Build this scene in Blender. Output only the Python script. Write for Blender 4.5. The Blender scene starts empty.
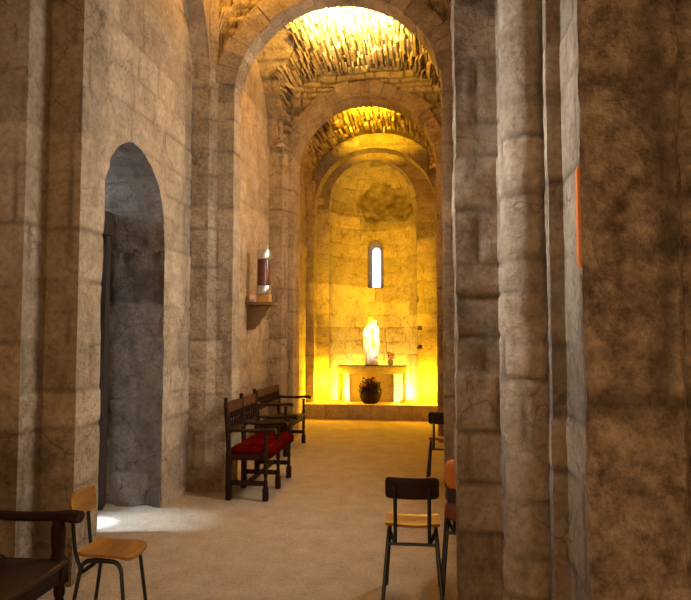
import bpy, bmesh, math, random
from bisect import bisect_right
from mathutils import Vector, Matrix, noise

PI = math.pi
sc = bpy.context.scene
COL = sc.collection

# ------------------------------------------------------------------ materials
def nt_new(name):
    m = bpy.data.materials.new(name); m.use_nodes = True
    nt = m.node_tree; nt.nodes.clear()
    out = nt.nodes.new('ShaderNodeOutputMaterial')
    b = nt.nodes.new('ShaderNodeBsdfPrincipled')
    nt.links.new(b.outputs[0], out.inputs[0])
    return m, nt, b

def ramp(nt, src, stops):
    r = nt.nodes.new('ShaderNodeValToRGB')
    e = r.color_ramp.elements
    while len(e) < len(stops): e.new(0.5)
    for k, (p, c) in enumerate(stops):
        e[k].position = p
        e[k].color = (c, c, c, 1) if isinstance(c, (int, float)) else (*c, 1)
    nt.links.new(src, r.inputs[0]); return r.outputs[0]

def mixc(nt, fac, a, b, mode='MIX'):
    n = nt.nodes.new('ShaderNodeMix'); n.data_type = 'RGBA'; n.blend_type = mode
    if isinstance(fac, (int, float)): n.inputs[0].default_value = fac
    else: nt.links.new(fac, n.inputs[0])
    for k, v in ((6, a), (7, b)):
        if isinstance(v, tuple): n.inputs[k].default_value = (*v, 1)
        else: nt.links.new(v, n.inputs[k])
    return n.outputs[2]

def mth(nt, op, a, b=None):
    n = nt.nodes.new('ShaderNodeMath'); n.operation = op
    for k, v in enumerate((a, b)):
        if v is None: continue
        if isinstance(v, (int, float)): n.inputs[k].default_value = v
        else: nt.links.new(v, n.inputs[k])
    return n.outputs[0]

def noise_n(nt, vec, scale, detail=5, rough=.6):
    n = nt.nodes.new('ShaderNodeTexNoise'); n.inputs['Scale'].default_value = scale
    n.inputs['Detail'].default_value = detail; n.inputs['Roughness'].default_value = rough
    nt.links.new(vec, n.inputs['Vector']); return n.outputs[0]

def stone(name, light, mid, dark, mortar, stain=.5, tint=.5, bump=.5, stain_scale=1.3, fine=28, stain_col=(.07, .05, .035), base_scale=4.5, cracks=.6, spread=1.):
    m, nt, b = nt_new(name)
    tc = nt.nodes.new('ShaderNodeTexCoord'); v = tc.outputs['Object']
    n1 = noise_n(nt, v, base_scale, 8, .7)
    base = ramp(nt, n1, [(.5 - .22 * spread, dark), (.5, mid), (.5 + .22 * spread, light)])
    at = nt.nodes.new('ShaderNodeAttribute'); at.attribute_name = 'tint'
    tv = mth(nt, 'ADD', mth(nt, 'MULTIPLY', at.outputs['Fac'], tint), 1 - tint / 2)
    cb = nt.nodes.new('ShaderNodeCombineColor')
    for k in range(3): nt.links.new(tv, cb.inputs[k])
    base = mixc(nt, 1.0, base, cb.outputs[0], 'MULTIPLY')
    # weathering stains with a shape of their own
    s1 = ramp(nt, noise_n(nt, v, stain_scale, 6, .72), [(.5, 0.), (.66, 1.)])
    s2 = ramp(nt, noise_n(nt, v, fine * .35, 5, .7), [(.42, .15), (.62, 1.)])
    sm = mth(nt, 'MULTIPLY', mth(nt, 'MULTIPLY', s1, s2), stain)
    base = mixc(nt, sm, base, stain_col)
    pl = ramp(nt, noise_n(nt, v, fine, 4, .7), [(.28, .66), (.5, 1.), (.75, 1.22)])
    if cracks:
        # fine irregular cracks and small pits
        wn = nt.nodes.new('ShaderNodeTexNoise'); wn.inputs['Scale'].default_value = 3.; wn.inputs['Detail'].default_value = 5; nt.links.new(v, wn.inputs['Vector'])
        wv = nt.nodes.new('ShaderNodeVectorMath'); wv.operation = 'MULTIPLY_ADD'; nt.links.new(wn.outputs['Color'], wv.inputs[0]); wv.inputs[1].default_value = (.5, .5, .5); nt.links.new(v, wv.inputs[2])
        vo = nt.nodes.new('ShaderNodeTexVoronoi'); vo.feature = 'DISTANCE_TO_EDGE'; vo.inputs['Scale'].default_value = 2.1; nt.links.new(wv.outputs[0], vo.inputs['Vector'])
        ck = ramp(nt, vo.outputs['Distance'], [(.0, 1.), (.022, 0.)])
        ck = mth(nt, 'MULTIPLY', mth(nt, 'MULTIPLY', ck, ramp(nt, noise_n(nt, v, 2.4, 4, .6), [(.45, 0.), (.6, 1.)])), cracks)
        base = mixc(nt, ck, base, tuple(c * .35 for c in dark))
        pit = ramp(nt, noise_n(nt, v, fine * .8, 6, .75), [(.60, 0.), (.70, 1.)])
        base = mixc(nt, mth(nt, 'MULTIPLY', pit, .55), base, tuple(c * .5 for c in dark))
    base = mixc(nt, 1.0, base, pl, 'MULTIPLY')
    aj = nt.nodes.new('ShaderNodeAttribute'); aj.attribute_name = 'joint'
    base = mixc(nt, mth(nt, 'MULTIPLY', aj.outputs['Fac'], .75), base, mortar)
    nt.links.new(base, b.inputs['Base Color'])
    b.inputs['Roughness'].default_value = .93
    b.inputs['Specular IOR Level'].default_value = .2
    h = mth(nt, 'ADD', noise_n(nt, v, fine * 1.2, 8, .7), mth(nt, 'MULTIPLY', n1, 2.0))
    bp = nt.nodes.new('ShaderNodeBump'); bp.inputs['Strength'].default_value = bump
    bp.inputs['Distance'].default_value = .03
    nt.links.new(h, bp.inputs['Height']); nt.links.new(bp.outputs[0], b.inputs['Normal'])
    return m

def plain(name, col, rough=.6, metal=0., var=.25, scale=14, bump=.0, spec=.5):
    m, nt, b = nt_new(name)
    tc = nt.nodes.new('ShaderNodeTexCoord'); v = tc.outputs['Object']
    n = noise_n(nt, v, scale, 5, .6)
    lo = tuple(c * (1 - var) for c in col); hi = tuple(min(1, c * (1 + var)) for c in col)
    nt.links.new(ramp(nt, n, [(.3, lo), (.7, hi)]), b.inputs['Base Color'])
    b.inputs['Roughness'].default_value = rough; b.inputs['Metallic'].default_value = metal
    b.inputs['Specular IOR Level'].default_value = spec
    if bump:
        bp = nt.nodes.new('ShaderNodeBump'); bp.inputs['Strength'].default_value = bump; bp.inputs['Distance'].default_value = .01
        nt.links.new(noise_n(nt, v, scale * 4, 5, .6), bp.inputs['Height']); nt.links.new(bp.outputs[0], b.inputs['Normal'])
    return m

def wood(name, a, c, rough=.45, axis='X', scale=8, spec=.15):
    m, nt, b = nt_new(name)
    tc = nt.nodes.new('ShaderNodeTexCoord')
    mp = nt.nodes.new('ShaderNodeMapping'); nt.links.new(tc.outputs['Object'], mp.inputs[0])
    s = {'X': (1, 9, 9), 'Y': (9, 1, 9), 'Z': (9, 9, 1)}[axis]
    mp.inputs['Scale'].default_value = s
    n = noise_n(nt, mp.outputs[0], scale, 6, .6)
    nt.links.new(ramp(nt, n, [(.3, a), (.7, c)]), b.inputs['Base Color'])
    b.inputs['Roughness'].default_value = rough
    b.inputs['Specular IOR Level'].default_value = spec
    return m

def emis(name, col, s):
    m, nt, b = nt_new(name)
    b.inputs['Base Color'].default_value = (.8, .8, .8, 1)
    b.inputs['Emission Color'].default_value = (*col, 1); b.inputs['Emission Strength'].default_value = s
    return m

M = {}
M['wall'] = stone('limestone_wall', (.56, .435, .29), (.45, .335, .21), (.31, .22, .13), (.24, .165, .10), stain=.5, tint=.30, bump=.7, stain_col=(.15, .10, .06))
M['pier'] = stone('limestone_pier', (.52, .40, .265), (.41, .305, .19), (.27, .19, .11), (.14, .095, .055), stain=.65, tint=.35, bump=.9, stain_scale=1.2, stain_col=(.10, .07, .045))
M['pier_dark'] = stone('weathered_pier', (.44, .33, .215), (.34, .245, .15), (.22, .15, .085), (.09, .062, .04), stain=.85, tint=.45, bump=1.0, stain_scale=2.0, stain_col=(.075, .055, .04))
M['rough'] = stone('rough_pier', (.60, .44, .29), (.40, .285, .18), (.20, .135, .085), (.08, .06, .04), stain=.85, tint=.15, bump=1.0, stain_scale=9, fine=45, stain_col=(.075, .057, .043), base_scale=16, spread=.55)
M['rubble'] = stone('vault_rubble', (.56, .42, .26), (.44, .32, .19), (.29, .20, .11), (.10, .065, .03), stain=.35, tint=.6, bump=.8, fine=20)
M['apse'] = stone('apse_stone', (.54, .44, .30), (.45, .36, .235), (.35, .265, .165), (.24, .175, .10), stain=.75, tint=.5, bump=.9, stain_scale=2.6, stain_col=(.17, .115, .06))
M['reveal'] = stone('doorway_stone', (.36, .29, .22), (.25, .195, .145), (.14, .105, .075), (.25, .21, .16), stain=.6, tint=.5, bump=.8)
M['floor'] = stone('earth_floor', (.46, .345, .225), (.39, .29, .185), (.32, .23, .145), (.4, .3, .2), stain=.12, tint=.0, bump=.4, fine=50, stain_col=(.3, .22, .14), cracks=0.)
M['dark_wood'] = wood('dark_turned_wood', (.016, .008, .005), (.036, .017, .009), .7, spec=.06)
M['crest_wood'] = wood('brown_crest_wood', (.075, .036, .016), (.13, .066, .030), .7, 'Y', spec=0.)
M['crest_dark'] = wood('dark_crest_wood', (.055, .026, .012), (.10, .048, .021), .7, 'Y', spec=0.)
M['red_cloth'] = plain('red_velvet', (.04, .0018, .002), .95, var=.35, scale=9, bump=.3, spec=.0)
M['plywood'] = wood('honey_plywood', (.24, .10, .018), (.36, .16, .036), .45, 'X', 5)
M['black_tube'] = plain('black_tube', (.012, .011, .011), .38, var=.2)
M['seat_and_back_shade'] = wood('brown_seat_and_back_shade', (.018, .008, .004), (.04, .017, .008), .42)  # armchair seat; also the shade painted on the school chair backs
M['door_wood'] = wood('old_door_wood', (.035, .022, .015), (.07, .045, .03), .7, 'Z', spec=.2)
M['altar'] = stone('altar_stone', (.50, .40, .27), (.44, .35, .23), (.35, .27, .17), (.2, .15, .1), stain=.25, tint=.1, bump=.35, fine=24)
M['marble'] = plain('white_marble', (.86, .85, .82), .4, var=.05, scale=10)
M['bronze'] = plain('bronze_plinth', (.10, .075, .03), .5, var=.2)
M['orange'] = plain('orange_plastic', (.62, .155, .012), .45, var=.08)
M['orange_cloth'] = plain('orange_fabric', (.48, .135, .012), .8, var=.2, scale=20, bump=.25)
M['dark_cloth'] = plain('charcoal_fabric', (.03, .016, .010), .85, var=.2, bump=.25)
M['rust_cloth'] = plain('rust_fabric', (.16, .04, .015), .8, var=.2, bump=.25)
M['tin'] = plain('tin_metal', (.62, .60, .57), .32, metal=.9, var=.12)
M['amber'] = plain('brown_glass', (.13, .045, .025), .22, var=.3, scale=10)
M['shelf'] = wood('shelf_wood', (.16, .085, .035), (.27, .15, .065), .5, 'X')
M['honey_box'] = wood('light_wood', (.45, .24, .07), (.6, .34, .11), .5, 'X')
M['pink'] = plain('pale_pink_shell', (.52, .30, .24), .7, var=.3, scale=30, bump=.4)
M['wicker'] = plain('dark_basket', (.022, .010, .005), .75, var=.5, scale=50, bump=.6, spec=.05)
M['leaf'] = plain('dull_leaves', (.03, .014, .008), .7, var=.4, scale=20, spec=.05)
M['petal'] = plain('pink_petals', (.50, .13, .10), .7, var=.35, scale=30)
M['petal2'] = plain('russet_petals', (.38, .11, .03), .7, var=.4, scale=30)
M['pale_vase'] = plain('cream_vase', (.7, .62, .45), .35, var=.08)
M['pane'] = emis('daylight_pane', (.93, .96, 1.0), 3.2)
M['day'] = emis('daylight_glass', (.80, .88, 1.0), 1.0)

# ------------------------------------------------------------------ stone surfaces
class Blocks:
    """a course-and-joint layout: tells how far a point is from a joint and which block it is on"""
    def __init__(s, seed, hs=(.26, .38), ws=(.35, .7), groove=.014, gw=.022, off=.008, amp=.012, frq=5., wob=.012, plaster=0.):
        r = random.Random(seed); s.seed = seed
        s.g, s.gw, s.off, s.amp, s.frq, s.wob, s.pl = groove, gw, off, amp, frq, wob, plaster
        z = -1 + r.random() * .2; s.zb = []
        while z < 8: s.zb.append(z); z += r.uniform(*hs)
        s.ub = []
        for _ in s.zb:
            u = -4 - r.random(); row = []
            while u < 16: row.append(u); u += r.uniform(*ws)
            s.ub.append(row)
        s.o = Vector((seed * 3.1, seed * 1.7, seed * .9))
    def at(s, u, z, p):
        n = noise.noise(p * 2.3 + s.o)
        z2 = z + n * s.wob * 2; u2 = u + noise.noise(p * 2.9 - s.o) * s.wob * 2
        i = max(0, bisect_right(s.zb, z2) - 1); row = s.ub[i]
        j = max(0, bisect_right(row, u2) - 1)
        d = z2 - s.zb[i]
        if i + 1 < len(s.zb): d = min(d, s.zb[i + 1] - z2)
        d = min(d, u2 - row[j])
        if j + 1 < len(row): d = min(d, row[j + 1] - u2)
        k = ((i * 7919 + j * 104729 + s.seed * 31) * 2654435761 % 4294967296) / 4294967296
        w = s.gw * (1 + .8 * noise.noise(p * 7 + s.o))
        jt = max(0., min(1., 1 - d / max(.004, w)))
        if s.pl: jt *= max(0, min(1, .5 + 1.6 * noise.noise(p * 1.2 + s.o * 2) - s.pl + .5))
        h = -s.g * jt + s.off * (k - .5) * 2 + s.amp * noise.fractal(p * s.frq, 1.0, 2.0, 3)
        return h, k, jt

class MB:
    def __init__(s): s.v, s.f, s.t, s.j = [], [], [], []
    def grid(s, rows):
        """rows: list of columns, each a list of (pos, tint, joint)"""
        b = len(s.v); nv = len(rows[0])
        for col in rows:
            for p, t, j in col: s.v.append(p); s.t.append(t); s.j.append(j)
        for i in range(len(rows) - 1):
            for k in range(nv - 1):
                a = b + i * nv + k; s.f.append((a, a + nv, a + nv + 1, a + 1))
    def hexa(s, c, tint=.5, joint=0.):
        """8 corners: 0-3 one face ring, 4-7 the opposite ring"""
        b = len(s.v); s.v += c; s.t += [tint] * 8; s.j += [joint] * 8
        for q in ((0, 1, 2, 3), (7, 6, 5, 4), (0, 4, 5, 1), (1, 5, 6, 2), (2, 6, 7, 3), (3, 7, 4, 0)):
            s.f.append(tuple(b + k for k in q))
    def build(s, name, mat, angle=38, parent=None):
        me = bpy.data.meshes.new(name); me.from_pydata([tuple(p) for p in s.v], [], s.f)
        a = me.attributes.new('tint', 'FLOAT', 'POINT'); a.data.foreach_set('value', s.t)
        a = me.attributes.new('joint', 'FLOAT', 'POINT'); a.data.foreach_set('value', s.j)
        me.polygons.foreach_set('use_smooth', [True] * len(me.polygons))
        me.set_sharp_from_angle(angle=math.radians(angle))
        me.materials.append(mat)
        o = bpy.data.objects.new(name, me); COL.objects.link(o)
        if parent: o.parent = parent
        else: o['kind'] = 'structure'
        return o

def cols_of(path, du, side):
    pts = []; s = 0.
    seg = [((b[0] - a[0]), (b[1] - a[1])) for a, b in zip(path, path[1:])]
    nr = []
    for dx, dy in seg:
        L = math.hypot(dx, dy); nr.append((dy / L * side, -dx / L * side))
    for k, (a, b) in enumerate(zip(path, path[1:])):
        L = math.hypot(*seg[k]); n = max(1, round(L / du))
        for i in range(n):
            t = i / n
            nx, ny = nr[k]
            if i == 0 and k > 0:
                nx, ny = nr[k - 1][0] + nr[k][0], nr[k - 1][1] + nr[k][1]
                q = math.hypot(nx, ny) or 1; nx, ny = nx / q, ny / q
            pts.append((a[0] + seg[k][0] * t, a[1] + seg[k][1] * t, nx, ny, s + L * t))
        s += L
    pts.append((*path[-1], *nr[-1], s))
    return pts

def sweep(mb, path, z0, z1, blk, du=.035, dz=.035, side=1, holes=(), u0=0., worn=None):
    cs = cols_of(path, du, side)
    f0 = z0 if callable(z0) else (lambda x, y: z0)
    f1 = z1 if callable(z1) else (lambda x, y: z1)
    H = max(f1(c[0], c[1]) - f0(c[0], c[1]) for c in cs); nz = max(1, int(H / dz))
    rows = []
    for x, y, nx, ny, s in cs:
        a, b = f0(x, y), f1(x, y); col = []
        for k in range(nz + 1):
            z = a + (b - a) * k / nz; p = Vector((x, y, z))
            h, t, j = blk.at(s + u0, z, p)
            if worn: h, j = worn(p, h, j)
            for hx, hy, hz, hr in holes:
                if abs(z - hz) < hr and math.hypot(x - hx, y - hy) < hr * .8: h -= .12; j = 1.
            col.append((p + Vector((nx, ny, 0)) * h, t, j))
        rows.append(col)
    mb.grid(rows)

def band(mb, curve, w0, w1, pos, nrm, blk, du=.035, dw=.035):
    """surface along a list of 2-D points, extruded from w0 to w1 (numbers or functions of the index)"""
    s = 0.; rows = []
    g0 = w0 if callable(w0) else (lambda i: w0)
    g1 = w1 if callable(w1) else (lambda i: w1)
    n = max(2, int(max(abs(g1(i) - g0(i)) for i in range(len(curve))) / dw))
    for i, c in enumerate(curve):
        if i: s += math.hypot(c[0] - curve[i - 1][0], c[1] - curve[i - 1][1])
        a = curve[max(0, i - 1)]; b = curve[min(len(curve) - 1, i + 1)]
        tx, tz = b[0] - a[0], b[1] - a[1]; L = math.hypot(tx, tz) or 1
        nv = nrm(tz / L, -tx / L); col = []
        for k in range(n + 1):
            w = g0(i) + (g1(i) - g0(i)) * k / n
            p = pos(c, w); h, t, j = blk.at(w, s, p)
            col.append((p + nv * h, t, j))
        rows.append(col)
    mb.grid(rows)

def arc(cx, cz, a, b, t0, t1, n):
    return [(cx + a * math.cos(t0 + (t1 - t0) * i / n), cz + b * math.sin(t0 + (t1 - t0) * i / n)) for i in range(n + 1)]

def voussoirs(name, cx, cz, r0, r1, y0, y1, n, mat, seed, t0=0., t1=PI):
    """an arch ring of cut wedge stones standing in the plane of x and z"""
    r = random.Random(seed); bm = bmesh.new(); tl = bm.verts.layers.float.new('tint')
    e = [t0]; w = [r.uniform(.7, 1.3) for _ in range(n)]; q = (t1 - t0) / sum(w)
    for k in w: e.append(e[-1] + k * q)
    for a, b in zip(e, e[1:]):
        g = 0.; a += g; b -= g; ri = r0 + r.uniform(-.006, .008); ro = r1 + r.uniform(-.05, .04)
        ya = y0 + r.uniform(-.012, .012); t = r.random(); m = (a + b) / 2
        ring = []
        for y in (ya, y1):
            ring.append([bm.verts.new((cx + R * math.cos(A), y, cz + R * math.sin(A))) for R, A in ((ri, a), (ri * 1.001, m), (ri, b), (ro, b), (ro, m), (ro, a))])
        for v in ring[0] + ring[1]: v[tl] = t
        bm.faces.new(ring[0]); bm.faces.new(ring[1][::-1])
        for k in range(6): bm.faces.new((ring[0][k], ring[1][k], ring[1][(k + 1) % 6], ring[0][(k + 1) % 6]))
    bm.normal_update()
    bmesh.ops.recalc_face_normals(bm, faces=bm.faces)
    ed = [x for x in bm.edges if x.calc_face_angle(0) > .5]
    bmesh.ops.bevel(bm, geom=ed, offset=.010, segments=2, affect='EDGES', profile=.6)
    me = bpy.data.meshes.new(name); bm.to_mesh(me); bm.free()
    me.materials.append(mat); o = bpy.data.objects.new(name, me); COL.objects.link(o); o['kind'] = 'structure'
    return o

def rubble(mb, curve, y0, y1, seed, th=(.05, .11), ln=(.12, .34), dep=(-.02, .13), skip=None):
    """thin rough stones set on edge over the curve, their ends sticking out by different amounts"""
    r = random.Random(seed)
    L = [0.]
    for a, b in zip(curve, curve[1:]): L.append(L[-1] + math.hypot(b[0] - a[0], b[1] - a[1]))
    def at(s):
        i = min(len(L) - 2, max(0, bisect_right(L, s) - 1)); t = (s - L[i]) / (L[i + 1] - L[i])
        a, b = curve[i], curve[i + 1]; tx, tz = b[0] - a[0], b[1] - a[1]; q = math.hypot(tx, tz)
        return a[0] + tx * t, a[1] + tz * t, -tz / q, tx / q     # inward: to the left of travel (right-to-left arcs)
    s = 0.
    while s < L[-1] - .02:
        w = min(r.uniform(*th), L[-1] - s); y = y0 - r.random() * .2
        while y < y1:
            l = r.uniform(*ln); a = max(y0, y); b = min(y1, y + l - .012)
            if b - a > .03:
                x, z, nx, nz = at(s + w / 2)
                if skip is None or not skip(x, (a + b) / 2, z):
                    d = r.uniform(*dep); d = d * abs(noise.noise(Vector((s * 2, y * 2, seed)))) * 2.2 + .03 * r.random()
                    ln_ = r.uniform(-.022, .022); tp = w * r.uniform(.0, .28)
                    x0, z0, n0, m0 = at(max(0, s + .004 + ln_ + tp)); x1, z1, n1, m1 = at(min(L[-1], max(.01, s + w - .004 + ln_ - tp)))
                    k = [r.uniform(-.016, .016) for _ in range(8)]
                    mb.hexa([Vector((x0 + n0 * (d + k[0]), a + k[4], z0 + m0 * (d + k[0]))), Vector((x1 + n1 * (d + k[1]), a + k[5], z1 + m1 * (d + k[1]))),
                             Vector((x1 + n1 * (d + k[2]), b + k[6], z1 + m1 * (d + k[2]))), Vector((x0 + n0 * (d + k[3]), b + k[7], z0 + m0 * (d + k[3]))),
                             Vector((x0 - n0 * .05, a, z0 - m0 * .05)), Vector((x1 - n1 * .05, a, z1 - m1 * .05)),
                             Vector((x1 - n1 * .05, b, z1 - m1 * .05)), Vector((x0 - n0 * .05, b, z0 - m0 * .05))], r.random(), 0.)
            y += l
        s += w

def v3(x, y, z): return Vector((x, y, z))
soff = dict(pos=lambda c, w: v3(w, c[0], c[1]), nrm=lambda a, b: v3(0, -a, -b))        # curve in y,z, extruded along x
vlt = dict(pos=lambda c, w: v3(c[0], w, c[1]), nrm=lambda a, b: v3(-a, 0, -b))         # curve in x,z, extruded along y

def link(name, me, mat, parent=None, smooth=None):
    me.materials.append(mat); o = bpy.data.objects.new(name, me); COL.objects.link(o)
    if parent: o.parent = parent
    return o

class B:
    """collects shapes into one bmesh"""
    def __init__(s): s.bm = bmesh.new()
    def _xf(s, vs, mat):
        if mat is not None: bmesh.ops.transform(s.bm, matrix=mat, verts=vs)
    def box(s, x0, x1, y0, y1, z0, z1, bev=.004, mat=None, seg=2):
        t = bmesh.new()
        bmesh.ops.create_cube(t, size=1)
        for v in t.verts: v.co = Vector(((x0 + x1) / 2 + v.co.x * (x1 - x0), (y0 + y1) / 2 + v.co.y * (y1 - y0), (z0 + z1) / 2 + v.co.z * (z1 - z0)))
        if bev: bmesh.ops.bevel(t, geom=t.edges[:], offset=bev, segments=seg, affect='EDGES', profile=.5)
        s._add(t, mat); return s
    def _add(s, t, mat=None):
        if mat is not None: bmesh.ops.transform(t, matrix=mat, verts=t.verts)
        me = bpy.data.meshes.new('tmp'); t.to_mesh(me); t.free(); s.bm.from_mesh(me); bpy.data.meshes.remove(me)
    def tube(s, pts, r, seg=10, cap=True):
        pts = [Vector(p) for p in pts]; rr = r if isinstance(r, (list, tuple)) else [r] * len(pts)
        rings = []; up = None
        for i, p in enumerate(pts):
            d = (pts[min(i + 1, len(pts) - 1)] - pts[max(i - 1, 0)]).normalized()
            if up is None: up = d.orthogonal().normalized()
            up = (up - d * up.dot(d)).normalized(); q = d.cross(up)
            rings.append([s.bm.verts.new(p + (up * math.cos(2 * PI * k / seg) + q * math.sin(2 * PI * k / seg)) * rr[i]) for k in range(seg)])
        for a, b in zip(rings, rings[1:]):
            for k in range(seg): s.bm.faces.new((a[k], a[(k + 1) % seg], b[(k + 1) % seg], b[k]))
        if cap: s.bm.faces.new(rings[0][::-1]); s.bm.faces.new(rings[-1])
        return s
    def lathe(s, prof, c=(0, 0, 0), seg=16, mat=None):
        t = bmesh.new(); rings = []
        for r, z in prof: rings.append([t.verts.new((c[0] + r * math.cos(2 * PI * k / seg), c[1] + r * math.sin(2 * PI * k / seg), c[2] + z)) for k in range(seg)])
        for a, b in zip(rings, rings[1:]):
            for k in range(seg): t.faces.new((a[k], a[(k + 1) % seg], b[(k + 1) % seg], b[k]))
        t.faces.new(rings[0][::-1]); t.faces.new(rings[-1]); s._add(t, mat); return s
    def ell(s, c, r, mat=None, u=16, v=10):
        t = bmesh.new(); bmesh.ops.create_uvsphere(t, u_segments=u, v_segments=v, radius=1)
        for q in t.verts: q.co = Vector((q.co.x * r[0], q.co.y * r[1], q.co.z * r[2]))
        if mat is not None: bmesh.ops.transform(t, matrix=mat, verts=t.verts)
        bmesh.ops.translate(t, vec=Vector(c), verts=t.verts); s._add(t); return s
    def loft(s, rings, cap=True):
        R = [[s.bm.verts.new(p) for p in ring] for ring in rings]; n = len(R[0])
        for a, b in zip(R, R[1:]):
            for k in range(n): s.bm.faces.new((a[k], a[(k + 1) % n], b[(k + 1) % n], b[k]))
        if cap: s.bm.faces.new(R[0][::-1]); s.bm.faces.new(R[-1])
        return s
    def prism(s, poly, f0, f1, bev=0.):
        t = bmesh.new(); a = [t.verts.new(f0(p)) for p in poly]; b = [t.verts.new(f1(p)) for p in poly]; n = len(a)
        t.faces.new(a[::-1]); t.faces.new(b)
        for k in range(n): t.faces.new((a[k], a[(k + 1) % n], b[(k + 1) % n], b[k]))
        bmesh.ops.recalc_face_normals(t, faces=t.faces)
        if bev: bmesh.ops.bevel(t, geom=t.edges[:], offset=bev, segments=2, affect='EDGES', profile=.5)
        s._add(t); return s
    def obj(s, name, mat, parent=None, angle=40, kind=None):
        bmesh.ops.recalc_face_normals(s.bm, faces=s.bm.faces)
        me = bpy.data.meshes.new(name); s.bm.to_mesh(me); s.bm.free()
        me.polygons.foreach_set('use_smooth', [True] * len(me.polygons)); me.set_sharp_from_angle(angle=math.radians(angle))
        o = link(name, me, mat, parent)
        if kind: o['kind'] = kind
        return o

# ------------------------------------------------------------------ the setting
ash = Blocks(3, (.20, .31), (.32, .62), .009, .016, .006, .008, wob=.01, plaster=.0)
ash2 = Blocks(8, (.25, .36), (.4, .8), .011, .018, .006, .009, wob=.012, plaster=.1)
prb = Blocks(5, (.22, .40), (.26, .5), .007, .015, .005, .006, wob=.01)
prd = Blocks(11, (.16, .32), (.24, .4), .010, .018, .007, .008, wob=.012)
rgh = Blocks(17, (.5, .9), (1, 2), .003, .03, .002, .006, frq=14., wob=.02)
rbl = Blocks(21, (.07, .14), (.10, .28), .035, .022, .02, .014, frq=8, wob=.025)
smo = Blocks(29, (.24, .34), (.3, .6), .008, .016, .005, .008, wob=.012, plaster=.25)

# floor
mb = MB(); rows = []
for i in range(105):
    x = -3.6 + 5.2 * i / 104; c = []
    for k in range(330):
        y = -2.6 + 14.6 * k / 329; p = v3(x, y, 0)
        h = .006 * noise.fractal(p * 2.5, 1., 2., 4)
        edge = min(abs(x + 2.38), abs(x - .5))
        if x < -2.1 and 5.45 < y < 6.3: h += .03 * max(0, (-2.1 - x) / .3) * (1 + noise.noise(p * 9)) * .5
        c.append((v3(x, y, h), .5, 0.))
    rows.append(c)
mb.grid(rows); mb.build('floor', M['floor'])

# chancel step and platform
mb = MB()
sweep(mb, [(-2.45, 11.85), (.35, 11.85)], -.02, .262, Blocks(41, (.6, .7), (.4, .8), .012, .018, .006, .008), du=.03, dz=.03)
rows = []
for i in range(80):
    x = -2.45 + 2.8 * i / 79; c = []
    for k in range(50):
        y = 11.845 + 1.65 * k / 49; p = v3(x, y, .262); h, t, j = ash2.at(x, y, p); c.append((p + v3(0, 0, min(.004, h * .4)), t, j * .6))
    rows.append(c)
mb.grid(rows); mb.build('floor_chancel', M['altar'])

# nave by the entrance, behind and beside the viewer
mb = MB()
sweep(mb, [(-2.75, -2.5), (-2.75, 2.65)], 0, 5.0, ash, .06, .06)
sweep(mb, [(-2.75, 2.65), (-2.75, 3.3)], 0, 2.0, ash, .06, .06, u0=5.15)
sweep(mb, [(-2.75, 2.65), (-2.75, 3.3)], 3.6, 5.0, ash, .06, .06, u0=5.15)
sweep(mb, [(-2.75, 3.3), (-2.75, 3.5)], 0, 5.0, ash, .06, .06, u0=5.8)
mb.build('wall_left', M['wall'])
b = B(); b.box(-3.05, -2.75, 2.6, 2.65, 2.0, 3.6, 0); b.box(-3.05, -2.75, 3.3, 3.35, 2.0, 3.6, 0); b.box(-3.05, -2.75, 2.6, 3.35, 1.95, 2.0, 0); b.box(-3.05, -2.75, 2.6, 3.35, 3.6, 3.65, 0)
w3_ = b.obj('window_3', M['wall'], kind='structure')
b = B(); b.box(-3.0, -2.98, 2.65, 3.3, 2.0, 3.6, 0); b.obj('window_pane', M['day'], w3_)
mb = MB()
sweep(mb, [(1.25, -2.5), (1.25, 2.6)], 0, 5.0, ash, .06, .06, -1)
mb.build('wall_right', M['wall'])
mb = MB()
sweep(mb, [(-2.75, -2.5), (-1.7, -2.5)], 0, 5.9, ash, .06, .06, -1)
sweep(mb, [(-1.7, -2.5), (.1, -2.5)], 2.7, 5.9, ash, .06, .06, -1, u0=1.05)
sweep(mb, [(.1, -2.5), (1.25, -2.5)], 0, 5.9, ash, .06, .06, -1, u0=2.85)
mb.build('wall_west', M['wall'])
mb = MB()
c0 = arc(-.75, 4.3, 2.05, 1.6, 0, PI, 60)
band(mb, c0, -2.5, 6.3, blk=rbl, dw=.08, **vlt)
mb.build('ceiling', M['rubble'])

# left foreground pier
ZP = 5.0
mb = MB()
sweep(mb, [(-2.76, 3.54), (-2.575 + .155, 3.54), (-2.42, 3.775), (-2.2, 3.775), (-2.2, 4.074), (-2.38, 4.074)], 0, ZP, prb, .03, .03)
mb.build('pillar_left', M['pier'])

# left wall of the first bay with the doorway
XL = -2.38
DA = [(4.20, 2.05), (4.27, 2.38), (4.34, 2.56), (4.414, 2.719), (4.512, 2.897), (4.634, 3.02), (4.75, 3.085), (4.86, 3.115), (5.033, 3.095), (5.223, 3.003), (5.355, 2.88), (5.45, 2.71), (5.495, 2.52), (5.505, 2.30)]
def lerp(tab, y):
    if y <= tab[0][0]: return tab[0][1]
    for (a, p), (b, q) in zip(tab, tab[1:]):
        if y <= b: return p + (q - p) * (y - a) / (b - a)
    return tab[-1][1]
def fine(tab, step=.03):
    o = []
    for a, b in zip(tab, tab[1:]):
        n = max(1, int(math.hypot(b[0] - a[0], b[1] - a[1]) / step))
        for i in range(n): o.append((a[0] + (b[0] - a[0]) * i / n, a[1] + (b[1] - a[1]) * i / n))
    return o + [tab[-1]]
YA, YB = DA[0][0], DA[-1][0]
mb = MB()
sweep(mb, [(XL, 4.05), (XL, YA)], 0, 5.6, ash, .03, .035, u0=4.05)
sweep(mb, [(XL, YA), (XL, YB)], lambda x, y: lerp(DA, y), 5.6, ash, .022, .03, u0=YA)
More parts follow.
